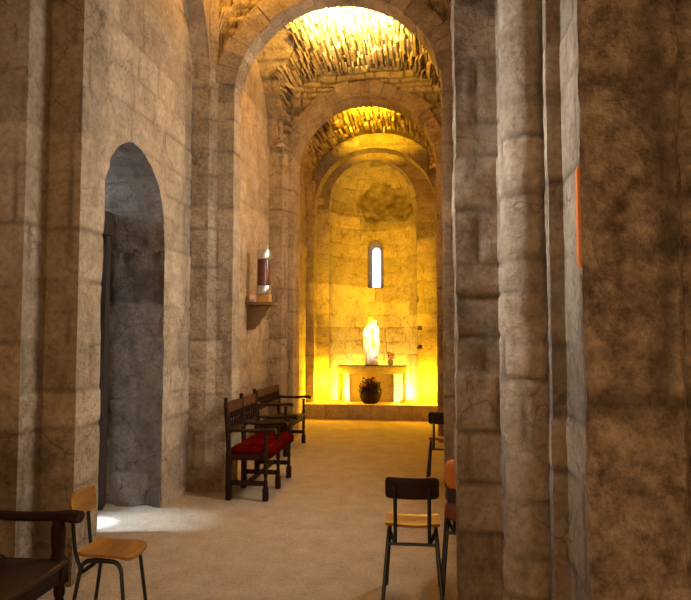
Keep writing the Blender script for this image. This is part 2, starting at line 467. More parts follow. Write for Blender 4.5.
sweep(mb, [(XL, YB), (XL, 6.13)], 0, 5.6, ash, .03, .03, u0=YB)
mb.build('wall_left_bay', M['wall'])
mb = MB()
rv = Blocks(33, (.24, .34), (.24, .5), .014, .022, .01, .012)
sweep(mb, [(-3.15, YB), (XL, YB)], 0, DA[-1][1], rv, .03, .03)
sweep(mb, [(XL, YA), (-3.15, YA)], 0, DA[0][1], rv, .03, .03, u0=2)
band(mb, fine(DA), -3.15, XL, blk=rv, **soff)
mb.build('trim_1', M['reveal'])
# wooden door in the depth of the doorway
def thing(name, label, cat, loc=(0, 0, 0), rz=0., group=None):
    o = bpy.data.objects.new(name, None); COL.objects.link(o); o.empty_display_size = .1
    o.location = loc; o.rotation_euler = (0, 0, rz); o['label'] = label; o['category'] = cat
    if group: o['group'] = group
    return o
def tag(o, label, cat, group=None):
    o['label'] = label; o['category'] = cat
    if group: o['group'] = group
    return o
def dup(root, loc, rz, label):
    r = root.copy(); COL.objects.link(r); r.location = loc; r.rotation_euler = (0, 0, rz); r['label'] = label
    for ch in list(root.children):
        c = ch.copy(); COL.objects.link(c); c.parent = r
        for g in ch.children:
            d = g.copy(); COL.objects.link(d); d.parent = c
    return r

df = B(); df.box(-2.99, -2.89, 5.42, 5.50, 0, 2.47, .006); df.box(-2.99, -2.89, 4.2, 4.27, 0, 2.2, .006)
dfo = df.obj('door_1', M['door_wood'], kind='structure')
dl = B(); dl.box(-3.0, -2.86, 4.2, 5.50, 2.45, 2.66, .01)
dl.obj('door_lintel', M['door_wood'], dfo)
dv = B()
for k in range(4): dv.box(-2.98, -2.94, 4.275 + .13 * k, 4.40 + .13 * k, .03, 2.2, .006)
dv.box(-2.94, -2.915, 4.29, 4.78, .4, .52, .006); dv.box(-2.94, -2.915, 4.29, 4.78, 1.7, 1.82, .006)
dv.obj('door_leaf', M['door_wood'], dfo)

# wall arch of the first bay (its far quarter shows) and the pier of the first arch
C1, R1, Z1, Y1 = -.915, 1.045, 3.925, 6.2
mb = MB()
wa = arc(4.83, 4.1, 1.30, 1.35, 0, PI, 60)
band(mb, wa, XL, -2.2, blk=prb, **soff)
sweep(mb, [(-2.2, 3.5), (-2.2, 6.13)], lambda x, y: 4.1 + 1.35 * math.sqrt(max(0, 1 - ((y - 4.83) / 1.30) ** 2)), 6.2, ash, .03, .06)
mb.build('wall_left_spandrel', M['wall'])
mb = MB()
sweep(mb, [(XL, 6.13), (-2.2, 6.13), (-2.145, 6.19), (-2.13, Y1)], 0, 4.15, prb, .03, .03)
sweep(mb, [(-2.2, 6.13), (-2.145, 6.19), (-2.13, Y1)], 4.15, 5.4, prb, .03, .03, u0=.18)
sweep(mb, [(-2.13, Y1), (C1 - R1, Y1), (C1 - R1, 6.44), (-2.36, 6.44)], 0, Z1, prb, .03, .03, u0=.28)
mb.build('pillar_left_chancel', M['pier'])
mb = MB()
sweep(mb, [(.5, Y1), (C1 + R1, Y1), (C1 + R1, 6.44), (.5, 6.44)], 0, Z1, prb, .03, .03, -1)
mb.build('pillar_right_chancel', M['pier'])
voussoirs('arch', C1, Z1, R1, 1.31, Y1 - .015, 6.45, 23, M['pier'], 4)
def ringtop(c, z, r):
    return lambda x, y: z + (math.sqrt(max(0, r * r - (x - c) ** 2)) if abs(x - c) < r else 0.)
mb = MB()
sweep(mb, [(-2.2, Y1 + .02), (.62, Y1 + .02)], ringtop(C1, Z1, 1.25), 6.1, rbl, .03, .03)
sweep(mb, [(-2.4, 6.43), (.6, 6.43)], ringtop(C1, Z1, 1.25), 6.1, rbl, .05, .05, -1)
mb.build('wall_over_arch', M['rubble'])

# second bay: walls, wall arch, rubble vault
XW = -2.36
C2, R2, Z2, Y2 = -.96, 1.068, 4.07, 9.4
def vault_x(z, c=-.92, a=1.25, zc=4.98, b=.64):
    if z <= zc: return c - a
    return c - a * math.sqrt(max(0, 1 - ((z - zc) / b) ** 2))
wz = lambda y: 4.15 + 1.30 * math.sqrt(max(0, 1 - ((y - 8.0) / 1.22) ** 2))
mb = MB()
sweep(mb, [(XW, 6.4), (XW, 9.22)], 0, 5.5, ash2, .035, .035)
mb.build('wall_left_choir', M['wall'])
mb = MB()
wc = arc(8.0, 4.15, 1.22, 1.30, 0, PI, 64)
band(mb, wc, XW, lambda i: max(-2.17, vault_x(wc[i][1]) + .03), blk=prb, dw=.03, **soff)
sweep(mb, [(-2.17, 6.4), (-2.17, 9.22)], lambda x, y: wz(y), lambda x, y: max(5.0, wz(y) + .02), rbl, .03, .03)
mb.build('wall_left_arcade', M['rubble'])
mb = MB()
vc = arc(-.92, 4.98, 1.25, .64, 0, PI, 70)
vc = [(.33, 4.0 + .98 * i / 14) for i in range(14)] + vc + [(-2.17, 4.98 - .86 * i / 12) for i in range(1, 12)]
def hole2(x, y, z): return x < -1.3 and abs(y - 8.0) < 1.22 and z < wz(y) + .02
vs = [p for p in vc]
# shell with the opening of the wall arch left free
rows = []; s = 0
shell = MB()
for i in range(len(vs) - 1):
    for k in range(40):
        ya, yb = 6.42 + 3.02 * k / 40, 6.42 + 3.02 * (k + 1) / 40
        if hole2((vs[i][0] + vs[i + 1][0]) / 2, (ya + yb) / 2, (vs[i][1] + vs[i + 1][1]) / 2): continue
        b = len(mb.v); q = [vs[i], vs[i + 1]]
        mb.v += [v3(q[0][0], ya, q[0][1]), v3(q[1][0], ya, q[1][1]), v3(q[1][0], yb, q[1][1]), v3(q[0][0], yb, q[0][1])]
        mb.t += [.3] * 4; mb.j += [1.] * 4; mb.f.append((b, b + 1, b + 2, b + 3))
rubble(mb, vc, 6.45, 9.42, 7, (.035, .08), (.10, .42), (.01, .13), hole2)
mb.build('ceiling_choir', M['rubble'], 30)
mb = MB()
sweep(mb, [(.5, 6.4), (.5, 7.4)], 0, 4.05, ash2, .05, .05, -1)
sweep(mb, [(.5, 7.4), (.5, 8.2)], 0, 2.7, ash2, .05, .05, -1, u0=.75)
sweep(mb, [(.5, 7.4), (.5, 8.2)], 3.8, 4.05, ash2, .05, .05, -1, u0=.75)
sweep(mb, [(.5, 8.2), (.5, 9.4)], 0, 4.05, ash2, .05, .05, -1, u0=1.55)
band(mb, [(.33 + .17 * (1 - i / 3), 4.03) for i in range(4)], 6.4, 9.4, blk=rbl, **vlt)
mb.build('wall_right_choir', M['wall'])

# second arch
mb = MB()
sweep(mb, [(XW, 9.2), (-2.16, 9.2), (-2.115, 9.33), (-2.11, Y2), (C2 - R2, Y2), (C2 - R2, 9.85), (XW, 9.85)], 0, Z2, prb, .03, .03)
sweep(mb, [(XW, 9.2), (-2.16, 9.2), (-2.115, 9.33), (-2.11, Y2)], Z2, 4.5, prb, .03, .03)
mb.build('pillar_left_apse', M['pier'])
mb = MB()
sweep(mb, [(.52, Y2), (C2 + R2, Y2), (C2 + R2, 9.85), (.4, 9.85)], 0, Z2, prb, .03, .03, -1)
mb.build('pillar_right_apse', M['pier'])
voussoirs('arch', C2, Z2, R2, 1.29, Y2 - .02, 9.86, 21, M['pier'], 9)
mb = MB()
sweep(mb, [(-2.2, Y2 + .03), (.55, Y2 + .03)], ringtop(C2, Z2, 1.23), 5.75, rbl, .03, .03)
sweep(mb, [(-2.4, 9.83), (.55, 9.83)], ringtop(C2, Z2, 1.23), 5.75, rbl, .05, .05, -1)
mb.build('wall_over_arch', M['rubble'])

# chancel bay
CA, RA, ZA = -1.04, 1.165, 3.98
mb = MB()
sweep(mb, [(XW, 9.8), (XW, 12.12)], 0, 5.2, ash2, .04, .04)
mb.build('wall_left_chancel', M['apse'])
mb = MB()
sweep(mb, [(.3, 9.8), (.3, 12.12)], 0, 4.3, ash2, .05, .05, -1)
mb.build('wall_right_chancel', M['apse'])
mb = MB()
w3 = lambda y: 3.75 + 1.1 * math.sqrt(max(0, 1 - ((y - 11.0) / 1.1) ** 2))
wc3 = arc(11.0, 3.75, 1.1, 1.1, 0, PI, 50)
vx3 = lambda z: vault_x(z, -1.0, 1.22, 4.45, .98)
band(mb, wc3, XW, lambda i: max(-2.2, vx3(wc3[i][1]) + .03), blk=prb, dw=.03, **soff)
sweep(mb, [(-2.2, 9.8), (-2.2, 12.12)], lambda x, y: w3(y), lambda x, y: max(4.5, w3(y) + .02), rbl, .03, .03)
mb.build('wall_left_chancel_arch', M['rubble'])
mb = MB()
vc3 = arc(-1.0, 4.45, 1.22, .98, 0, PI, 70)
vc3 = [(.22, 3.9 + .55 * i / 8) for i in range(8)] + vc3 + [(-2.22, 4.45 - .5 * i / 8) for i in range(1, 8)]
def hole3(x, y, z): return x < -1.2 and abs(y - 11.0) < 1.1 and z < w3(y) + .02
for i in range(len(vc3) - 1):
    for k in range(40):
        ya, yb = 9.83 + 2.3 * k / 40, 9.83 + 2.3 * (k + 1) / 40
        if hole3((vc3[i][0] + vc3[i + 1][0]) / 2, (ya + yb) / 2, (vc3[i][1] + vc3[i + 1][1]) / 2): continue
        b = len(mb.v); q = [vc3[i], vc3[i + 1]]
        mb.v += [v3(q[0][0], ya, q[0][1]), v3(q[1][0], ya, q[1][1]), v3(q[1][0], yb, q[1][1]), v3(q[0][0], yb, q[0][1])]
        mb.t += [.3] * 4; mb.j += [1.] * 4; mb.f.append((b, b + 1, b + 2, b + 3))
rubble(mb, vc3, 9.88, 11.75, 13, (.045, .09), (.2, .5), (.0, .13), hole3)
mb.build('ceiling_chancel', M['rubble'], 30)

# triumphal arch of the apse, apse wall with slit window, half dome
PX, PR, PZ, PY = -1.10, .86, 4.13, 12.45
mb = MB()
HL = [(-1.93, 12.4, 2.28, .03), (-.27, 12.4, 2.24, .04), (-1.93, 12.4, 1.72, .03), (-1.93, 12.4, 1.4, .035), (-.19, 12.4, 1.68, .03), (-.19, 12.4, 1.33, .035)]
sweep(mb, [(XW, 12.1), (-2.205, 12.1), (-2.205, 12.4), (PX - PR, 12.4)], .2, PZ + .01, smo, .03, .03, holes=HL)
sweep(mb, [(PX + PR, 12.4), (.125, 12.4), (.125, 12.1), (.32, 12.1)], .2, PZ + .01, smo, .03, .03, u0=3, holes=HL)
sweep(mb, [(-2.3, 12.4), (.2, 12.4)], ringtop(PX, PZ, PR), 5.5, smo, .03, .03)
band(mb, arc(CA, ZA, RA, RA, 0, PI, 60), 12.08, 12.42, blk=smo, dw=.03, **vlt)
sweep(mb, [(-2.4, 12.09), (.35, 12.09)], ringtop(CA, ZA, RA), 5.6, smo, .03, .03)
mb.build('wall_apse_front', M['apse'])
def worn(p, h, j):
    # area where the old render has fallen off and darker rubble shows
    q = noise.fractal(v3(p.x * 3, p.z * 3, 1.5), 1., 2., 4) * .16
    rr = math.hypot((p.x + .93) / .56, (p.z - 4.26) / .48) + q * 2.4
    if p.y > PY + .1 and rr < 1:
        e = min(1., (1 - rr) * 6)
        j = max(j, e * max(0., min(1.3, .85 + .75 * noise.noise(p * 6)))); h -= e * (.02 + .03 * noise.noise(p * 11))
    return h, j
mb = MB()
WZ0, WZ1, WA = 2.53, 3.52, .205
ap = [(PX - PR, 12.4), (PX - PR, PY)] + [(PX - PR * math.cos(PI * i / 60), PY + PR * math.sin(PI * i / 60)) for i in range(1, 60)] + [(PX + PR, PY), (PX + PR, 12.4)]
nL = 2 + 26; nR = 2 + 34
wl = ap[:nL]; wm = ap[nL - 1:nR - 1]; wr = ap[nR - 2:]
sweep(mb, wl, .2, PZ, smo, .03, .03, worn=worn)
sL = sum(math.hypot(b[0] - a[0], b[1] - a[1]) for a, b in zip(wl, wl[1:]))
sweep(mb, wm, .2, WZ0, smo, .03, .03, u0=sL)
wxc = (wm[0][0] + wm[-1][0]) / 2; whw = (wm[-1][0] - wm[0][0]) / 2
wtop = lambda x, y: WZ1 - whw + math.sqrt(max(0, whw * whw - (x - wxc) ** 2))
sweep(mb, wm, wtop, PZ, smo, .02, .03, u0=sL, worn=worn)
sM = sum(math.hypot(b[0] - a[0], b[1] - a[1]) for a, b in zip(wm, wm[1:]))
sweep(mb, wr, .2, PZ, smo, .03, .03, u0=sL + sM, worn=worn)
rows = []
for i in range(91):
    a = PI * i / 90; col = []
    for k in range(47):
        e = PI / 2 * k / 46; d = v3(-math.cos(a) * math.cos(e), math.sin(a) * math.cos(e), math.sin(e))
        p = v3(PX, PY, PZ) + d * PR
        h, t, j = smo.at(a * PR, PZ + e * PR, p)
        h, j = worn(p, h, j)
        col.append((p - d * h, t, j))
    rows.append(col)
mb.grid(rows)
band(mb, [(PX + PR * math.cos(PI * i / 40), PZ + PR * math.sin(PI * i / 40)) for i in range(41)], 12.39, 12.47, blk=smo, dw=.03, **vlt)
ml = M['apse'].copy(); ml.name = 'apse_vault_stone'
for n in ml.node_tree.nodes:
    if n.type == 'MIX' and not n.inputs[7].is_linked and .23 < n.inputs[7].default_value[0] < .25 and not n.inputs[7].is_linked: n.inputs[7].default_value = (.10, .062, .03, 1)
mb.build('wall_apse', ml)
# embrasure and pane of the slit window
def slit(name, centre, fwd, hw, z0, z1, hw2, za, zb, depth, pane_mat, stone_mat):
    """splayed opening: outline at the wall face, smaller outline at depth, pane behind"""
    f = Vector(fwd).normalized(); r = v3(f.y, -f.x, 0)
    def outl(hw, z0, z1, d):
        pts = [(-hw, z0), (hw, z0)] + [(hw * math.cos(PI * i / 12), z1 - hw + hw * math.sin(PI * i / 12)) for i in range(13)]
        return [Vector(centre) + r * a + f * d + v3(0, 0, z) for a, z in pts]
    b = B(); o0 = outl(hw, z0, z1, -.03); o1 = outl(hw2, za, zb, depth); b.loft([o0, o1], cap=False)
    w = b.obj(name, stone_mat, kind='structure')
    p = B(); p.loft([outl(hw2 * 1.04, za - .01, zb + .01, depth - .004), outl(hw2 * 1.04, za - .01, zb + .01, depth + .02)])
    p.obj('window_pane', pane_mat, w)
    return w
slit('window_1', (wxc, PY + PR, 0), (0, 1, 0), whw + .01, WZ0, WZ1, .085, 2.57, 3.41, .30, M['pane'], M['reveal'])

# right side: compound pier beside the viewer, near rough pier, bay wall with a window
mb = MB()
colm = [(.45 + .117 * math.cos(t), 3.10 + .117 * math.sin(t)) for t in [-.35 - (PI * 1.12) * i / 16 for i in range(17)]]
sweep(mb, [(1.25, 2.54), (.587, 2.54), (.587, 2.9), (.525, 2.9), (.525, 3.0)], 0, ZP, prb, .025, .03, -1)
sweep(mb, [(.36, 3.2), (.345, 3.3), (.135, 3.3), (.135, 3.65), (.5, 3.65)], 0, ZP, prd, .025, .028, -1, u0=1.1)
pr_o = mb.build('pillar_right', M['pier_dark'])
mb = MB()
sweep(mb, [(.56, 3.06)] + colm + [(.36, 3.22)], 0, ZP, prd, .02, .025, -1, u0=.12)
mb.build('column_right', M['pier'])
mb = MB()
sweep(mb, [(.45, 1.8), (.277, 1.21), (.283, 1.2), (.437, 1.195), (.45, 1.21), (.46, 1.34), (1.25, 1.34)], 0, 4.6, rgh, .012, .016)
mb.build('pillar_right_entrance', M['rough'])
mb = MB()
XR = .5
sweep(mb, [(XR, 3.65), (XR, 4.3)], 0, 5.4, ash, .05, .05, -1)
sweep(mb, [(XR, 4.3), (XR, 5.5)], 0, 1.6, ash, .05, .05, -1)
sweep(mb, [(XR, 4.3), (XR, 5.5)], 3.3, 5.4, ash, .05, .05, -1)
sweep(mb, [(XR, 5.5), (XR, 6.2)], 0, 5.4, ash, .05, .05, -1)
mb.build('wall_right_bay', M['wall'])
b = B(); b.box(.5, .9, 4.24, 4.3, 1.6, 3.3, 0); b.box(.5, .9, 5.5, 5.56, 1.6, 3.3, 0); b.box(.5, .9, 4.24, 5.56, 1.54, 1.6, 0); b.box(.5, .9, 4.24, 5.56, 3.3, 3.36, 0)
w2 = b.obj('window_2', M['wall'], kind='structure')
b = B(); b.box(.84, .86, 4.3, 5.5, 1.6, 3.3, 0); b.obj('window_pane', M['day'], w2)
b = B(); b.box(.5, .8, 7.34, 7.4, 2.7, 3.8, 0); b.box(.5, .8, 8.2, 8.26, 2.7, 3.8, 0); b.box(.5, .8, 7.34, 8.26, 2.64, 2.7, 0); b.box(.5, .8, 7.34, 8.26, 3.8, 3.86, 0)
w4_ = b.obj('added_window', M['wall'], kind='structure')  # unseen opening added to carry the choir fill light
b = B(); b.box(.76, .78, 7.4, 8.2, 2.7, 3.8, 0); b.obj('window_pane', M['day'], w4_)
voussoirs('arch', -1.03, 4.3, 1.17, 1.5, 3.35, 3.9, 23, M['pier'], 14)

# ------------------------------------------------------------------ school chairs (face local +y)
def bend(pts, r, n=5):
    """polyline with rounded corners"""
    pts = [Vector(p) for p in pts]; o = [pts[0]]
    for a, p, c in zip(pts, pts[1:], pts[2:]):
        d0 = (a - p); d1 = (c - p); q = min(r, d0.length * .48, d1.length * .48)
        A = p + d0.normalized() * q; C = p + d1.normalized() * q
        for i in range(n + 1):
            t = i / n; o.append(A * (1 - t) ** 2 + p * 2 * t * (1 - t) + C * t * t)
    return o + [pts[-1]]

def school_chair(name, label):
    c = thing(name, label, 'chair', group='school chairs in the chapel')
    # seat: plywood with rounded corners, front edge rolled down, slightly dished
    W, D = .315, .33
    rows = []
    bm = bmesh.new(); nx, ny = 14, 14
    def outline_x(v):   # half width at depth fraction v, rounded corners
        y = v * D; r = .035; e = min(y, D - y)
        return W / 2 - (r - math.sqrt(max(0, r * r - (r - e) ** 2)) if e < r else 0)
    top, bot = [], []
    for j in range(ny + 1):
        v = .5 - .5 * math.cos(PI * j / ny); y = v * D; hw = outline_x(v); a, b = [], []
        for i in range(nx + 1):
            u = -1 + 2 * i / nx
            z = .452 + .012 * u * u - .018 * max(0, (v - .72) / .28) ** 2 - .004 * math.sin(PI * v) + .012 * max(0, (.25 - v) / .25) ** 2
            a.append(bm.verts.new((u * hw, y, z))); b.append(bm.verts.new((u * hw, y, z - .015)))
        top.append(a); bot.append(b)
    for j in range(ny):
        for i in range(nx):
            bm.faces.new((top[j][i], top[j][i + 1], top[j + 1][i + 1], top[j + 1][i])); bm.faces.new((bot[j][i], bot[j + 1][i], bot[j + 1][i + 1], bot[j][i + 1]))
        for k in (0, nx): bm.faces.new((top[j][k], top[j + 1][k], bot[j + 1][k], bot[j][k]))
    for j in (0, ny):
        for i in range(nx): bm.faces.new((top[j][i], top[j][i + 1], bot[j][i + 1], bot[j][i]))
    s = B(); s.bm.free(); s.bm = bm; s.obj('seat', M['plywood'], c)
    # backrest board curved round the sitter
    bm = bmesh.new(); W2, z0, z1 = .305, .622, .745; fr, bk = [], []
    nx, nz = 14, 8
    for k in range(nz + 1):
        w = .5 - .5 * math.cos(PI * k / nz); z = z0 + (z1 - z0) * w; e = min(z - z0, z1 - z); r = .022
        hw = W2 / 2 - (r - math.sqrt(max(0, r * r - (r - e) ** 2)) if e < r else 0); a, b = [], []
        for i in range(nx + 1):
            u = -1 + 2 * i / nx; y = -.042 - .12 * (z - .62) + .022 * u * u
            a.append(bm.verts.new((u * hw, y, z))); b.append(bm.verts.new((u * hw, y - .012, z)))
        fr.append(a); bk.append(b)
    for k in range(nz):
        for i in range(nx):
            bm.faces.new((fr[k][i], fr[k][i + 1], fr[k + 1][i + 1], fr[k + 1][i])); bm.faces.new((bk[k][i], bk[k + 1][i], bk[k + 1][i + 1], bk[k][i + 1]))
        for q in (0, nx): bm.faces.new((fr[k][q], fr[k + 1][q], bk[k + 1][q], bk[k][q]))
    for k in (0, nz):
        for i in range(nx): bm.faces.new((fr[k][i], fr[k][i + 1], bk[k][i + 1], bk[k][i]))
    for f in bm.faces: f.material_index = 0
    s = B(); s.bm.free(); s.bm = bm; bo = s.obj('backrest', M['plywood'], c); bo.data.materials.append(M['seat_and_back_shade'])
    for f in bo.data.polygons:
        if f.normal.y < -.5: f.material_index = 1  # rear faces darker: shade of the unlit side put into the colour
    R = .0115
    for sx in (-1, 1):
        B().tube(bend([(sx * .172, -.045, .0), (sx * .135, .035, .425), (sx * .135, .275, .425), (sx * .165, .335, .0)], .06, 6), R).obj('leg', M['black_tube'], c)
        B().tube(bend([(sx * .135, .10, .405), (sx * .098, .015, .352), (sx * .096, -.030, .45), (sx * .096, -.060, .70)], .035), R).obj('back_post', M['black_tube'], c)
    B().tube([(-.140, .015, .352), (.140, .015, .352)], .009).obj('crossbar', M['black_tube'], c)
    return c

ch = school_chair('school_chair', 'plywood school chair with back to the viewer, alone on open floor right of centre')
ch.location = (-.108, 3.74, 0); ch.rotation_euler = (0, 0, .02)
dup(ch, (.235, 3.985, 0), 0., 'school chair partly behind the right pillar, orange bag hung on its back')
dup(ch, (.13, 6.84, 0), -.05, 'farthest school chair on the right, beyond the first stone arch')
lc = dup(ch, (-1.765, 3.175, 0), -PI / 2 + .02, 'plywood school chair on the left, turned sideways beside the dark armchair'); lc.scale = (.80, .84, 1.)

# ------------------------------------------------------------------ orange bag over the chair back behind the pillar
bag = thing('bag', 'orange and black bag hung on a chair back behind the right pillar', 'bag', (.235, 3.955, .45))
def pillow(b, c, r, p=4.5, n=20, m=14):
    t = bmesh.new(); bmesh.ops.create_uvsphere(t, u_segments=n, v_segments=m, radius=1)
    for v in t.verts:
        q = v.co.copy()
        k = (abs(q.x) ** p + abs(q.y) ** p + abs(q.z) ** p) ** (-1 / p)
        q *= k
        q += q.normalized() * .05 * noise.noise(q * 2.2)
        v.co = Vector((c[0] + q.x * r[0], c[1] + q.y * r[1], c[2] + q.z * r[2]))
    b._add(t); return b
pillow(B(), (0, -.108, .285), (.155, .048, .088)).obj('flap', M['orange_cloth'], bag)
pillow(B(), (.0, -.10, .175), (.148, .046, .075)).obj('pocket', M['dark_cloth'], bag)
pillow(B(), (0, -.103, .075), (.154, .048, .058)).obj('base', M['rust_cloth'], bag)
B().tube(bend([(-.06, -.07, .36), (-.05, -.03, .385), (.05, -.03, .385), (.06, -.07, .36)], .03), .010).obj('strap', M['dark_cloth'], bag)

# ------------------------------------------------------------------ turned wooden benches (face local +x, length along local y)
def turned(z0, z1, sq, knobs):
    """post profile: square ends drawn as lathe bulges"""
    prof = []; H = z1 - z0; n = 46
    for i in range(n + 1):
        t = i / n; z = z0 + H * t; r = sq
        for a, b in knobs:
            if a <= t <= b:
                q = (t - a) / (b - a); r = sq * (.62 + .30 * abs(math.sin(q * PI * 3)) * (.8 + .2 * math.cos(q * 9)))
        prof.append((r, z))
    return prof

def bench(name, label, cat, n, L, D, seat_z, arm_z, back_z, mats, finial=True, group=None, slats=5, cushion=True):
    t = thing(name, label, cat, group=group); dk, crest = mats
    ys = [L * i / n for i in range(n + 1)]; S = .026
    for y in ys:
        b = B(); b.box(D - S, D + S, y - S, y + S, 0, .12, .006); b.lathe(turned(.115, seat_z - .075, .024, [(.05, .95)]), (D, y, 0)); b.box(D - S, D + S, y - S, y + S, seat_z - .085, seat_z, .005)
        b.lathe(turned(seat_z - .01, arm_z - .03, .023, [(.12, .9)]), (D, y, 0)); b.obj('front_post', dk, t)
        b = B(); lean = .035
        b.box(-S, S, y - S, y + S, 0, seat_z, .006)
        b.tube([(0, y, seat_z - .02), (-lean * .5, y, (seat_z + back_z) / 2), (-lean, y, back_z - .03)], [.026, .025, .022], 8)
        if finial: b.lathe([(.012, -.035), (.024, -.02), (.014, -.006), (.022, .01), (.018, .025), (.004, .034)], (-lean, y, back_z - .005), 12)
        b.obj('back_post', dk, t)
        # arm: flat board, gently dipped, scrolled nose
        rings = []
        for k in range(15):
            u = k / 14; x = -.015 + (D + .115) * u; z = arm_z - .012 * math.sin(PI * u) + .012 * u; hh = .017 + .009 * max(0, (u - .8) / .2); hw = .024 + .012 * u
            rings.append([(x, y + hw * math.cos(a) , z - .004 - .02 * max(0, (u - .85) / .15) ** 2 + hh * math.sin(a)) for a in [2 * PI * q / 12 for q in range(12)]])
        B().loft(rings).obj('arm', dk, t)
        B().box(-.01, D, y - .014, y + .014, .14, .185, .005).obj('stretcher', dk, t)
        B().box(-.01, D, y - .013, y + .013, seat_z - .08, seat_z - .025, .004).obj('side_rail', dk, t)
    for x in (D * .98, 0):
        B().box(x - .014, x + .014, 0, L, seat_z - .085, seat_z - .02, .004).obj('seat_rail', dk, t)
    B().box(D * .5 - .013, D * .5 + .013, 0, L, .14, .18, .004).obj('stretcher', dk, t)
    for a, b_ in zip(ys, ys[1:]):
        if cushion:
            b = B(); m = -.012
            nx, ny = 16, 16; bm = bmesh.new(); T, U = [], []
            for i in range(nx + 1):
                u = i / nx; r1, r2 = [], []
                for k in range(ny + 1):
                    v = k / ny; e = min(u, 1 - u, v, 1 - v); hgt = .058 * min(1, (e / .10)) ** .5
                    x = .0 + (D + .05) * u; y = a + m + (b_ - a - m * 2) * v
                    r1.append(bm.verts.new((x, y, seat_z + .0 + hgt * .75 + .006 * noise.noise(Vector((x * 12, y * 12, 3)))))); r2.append(bm.verts.new((x, y, seat_z - .06)))
                T.append(r1); U.append(r2)
            for i in range(nx):
                for k in range(ny):
                    bm.faces.new((T[i][k], T[i + 1][k], T[i + 1][k + 1], T[i][k + 1])); bm.faces.new((U[i][k], U[i][k + 1], U[i + 1][k + 1], U[i + 1][k]))
            for i in range(nx):
                for k in (0, ny): bm.faces.new((T[i][k], T[i + 1][k], U[i + 1][k], U[i][k]))
            for k in range(ny):
                for i in (0, nx): bm.faces.new((T[i][k], T[i][k + 1], U[i][k + 1], U[i][k]))
            s = B(); s.bm.free(); s.bm = bm; s.obj('seat_cushion', M['red_cloth'], t, 60)
        else: B().box(-.02, D + .03, a + .0, b_ - .0, seat_z - .02, seat_z + .006, .005).obj('seat', dk, t)
        # back panel: crest with cut crenels, spindles, lower rail
        xz = lambda z: -.035 * (z - seat_z) / (back_z - seat_z)
        zc0, zc1 = back_z - .125, back_z - .028
        prof = [(a + .02, zc0)]; q = 9
        for k in range(q):
            y0 = a + .02 + (b_ - a - .04) * k / q; w = (b_ - a - .04) / q
            prof += [(y0 + w * .2, zc0), (y0 + w * .35, zc0 + .018), (y0 + w * .65, zc0 + .018), (y0 + w * .8, zc0)]
        prof += [(b_ - .02, zc0), (b_ - .02, zc1), ((a + b_) / 2, zc1 + .008), (a + .02, zc1)]
        B().prism(prof, lambda p: (xz(p[1]) - .012, p[0], p[1]), lambda p: (xz(p[1]) + .012, p[0], p[1])).obj('crest_rail', crest, t)
        zl = seat_z + .16
        B().box(xz(zl) - .012, xz(zl) + .012, a + .02, b_ - .02, zl, zl + .045, .003).obj('back_rail', dk, t)
        for k in range(slats):
            y = a + (b_ - a) * (k + 1) / (slats + 1); b = B()
            z0, z1 = zl + .04, zc0 + .012; pts = [(xz(z0 + (z1 - z0) * i / 10), y, z0 + (z1 - z0) * i / 10) for i in range(11)]
            b.tube(pts, [.010 + .006 * abs(math.sin(i * PI / 10 * 2)) for i in range(11)], 8); b.obj('spindle', dk, t)
    return t

bn = bench('bench', 'dark turned-wood two-seat bench with red cushions against the left stone pier', 'bench', 2, 1.0, .355, .455, .66, .93, (M['dark_wood'], M['crest_dark']))
bn.location = (-1.89, 5.92, 0)
st = bench('settee', 'dark wooden settee beyond the red-cushioned bench, by the left wall', 'settee', 1, 1.03, .36, .42, .665, .86, (M['dark_wood'], M['crest_wood']), finial=False, slats=11, cushion=False)
st.location = (-2.20, 8.10, 0); st.rotation_euler = (0, 0, -.03)

# ------------------------------------------------------------------ armchair in the lower left corner
ac = thing('armchair', 'dark brown wooden armchair cut off at the lower left corner', 'armchair', (-2.19, 2.33, 0), .03)
D, W = .42, .62
for y in (0, W):
    b = B(); b.box(D - .033, D + .033, y - .03, y + .03, 0, .14, .006); b.lathe(turned(.13, .36, .030, [(.05, .95)]), (D, y, 0)); b.box(D - .033, D + .033, y - .03, y + .03, .35, .46, .006)
    b.lathe([(.036, .45), (.036, .475), (.028, .49), (.031, .52), (.035, .58), (.036, .61), (.028, .635), (.033, .66)], (D - .01, y, 0)); b.obj('front_post', M['dark_wood'], ac)
    b = B(); b.box(-.03, .03, y - .03, y + .03, 0, .46, .006); b.tube([(0, y, .44), (-.03, y, .7), (-.055, y, .98)], [.033, .032, .028], 8)
    b.lathe([(.014, -.035), (.028, -.02), (.016, -.006), (.025, .012), (.02, .028), (.004, .04)], (-.055, y, .985), 12); b.obj('back_post', M['dark_wood'], ac)
    rings = []
    for k in range(17):
        u = k / 16; x = -.03 + (D + .13) * u; z = .675 - .014 * math.sin(PI * u) + .004 * u; hh = .022 + .012 * max(0, (u - .78) / .22) * (1 - .55 * max(0, (u - .94) / .06)); hw = .028 + .014 * u
        rings.append([(x, y + hw * math.cos(a), z - .012 * max(0, (u - .85) / .15) + hh * math.sin(a)) for a in [2 * PI * q / 12 for q in range(12)]])
    B().loft(rings).obj('arm', M['dark_wood'], ac)
    B().box(0, D, y - .016, y + .016, .15, .2, .005).obj('stretcher', M['dark_wood'], ac)
    B().box(0, D, y - .02, y + .02, .37, .44, .005).obj('side_rail', M['dark_wood'], ac)
B().box(-.02, D + .045, .0, W, .435, .468, .012).obj('seat', M['seat_and_back_shade'], ac)
B().box(D - .02, D + .02, 0, W, .36, .44, .005).obj('front_rail', M['dark_wood'], ac)
B().box(-.05, -.02, 0, W, .84, .95, .008).obj('crest_rail', M['dark_wood'], ac)
B().box(-.03, -.005, 0, W, .58, .63, .006).obj('back_rail', M['dark_wood'], ac)
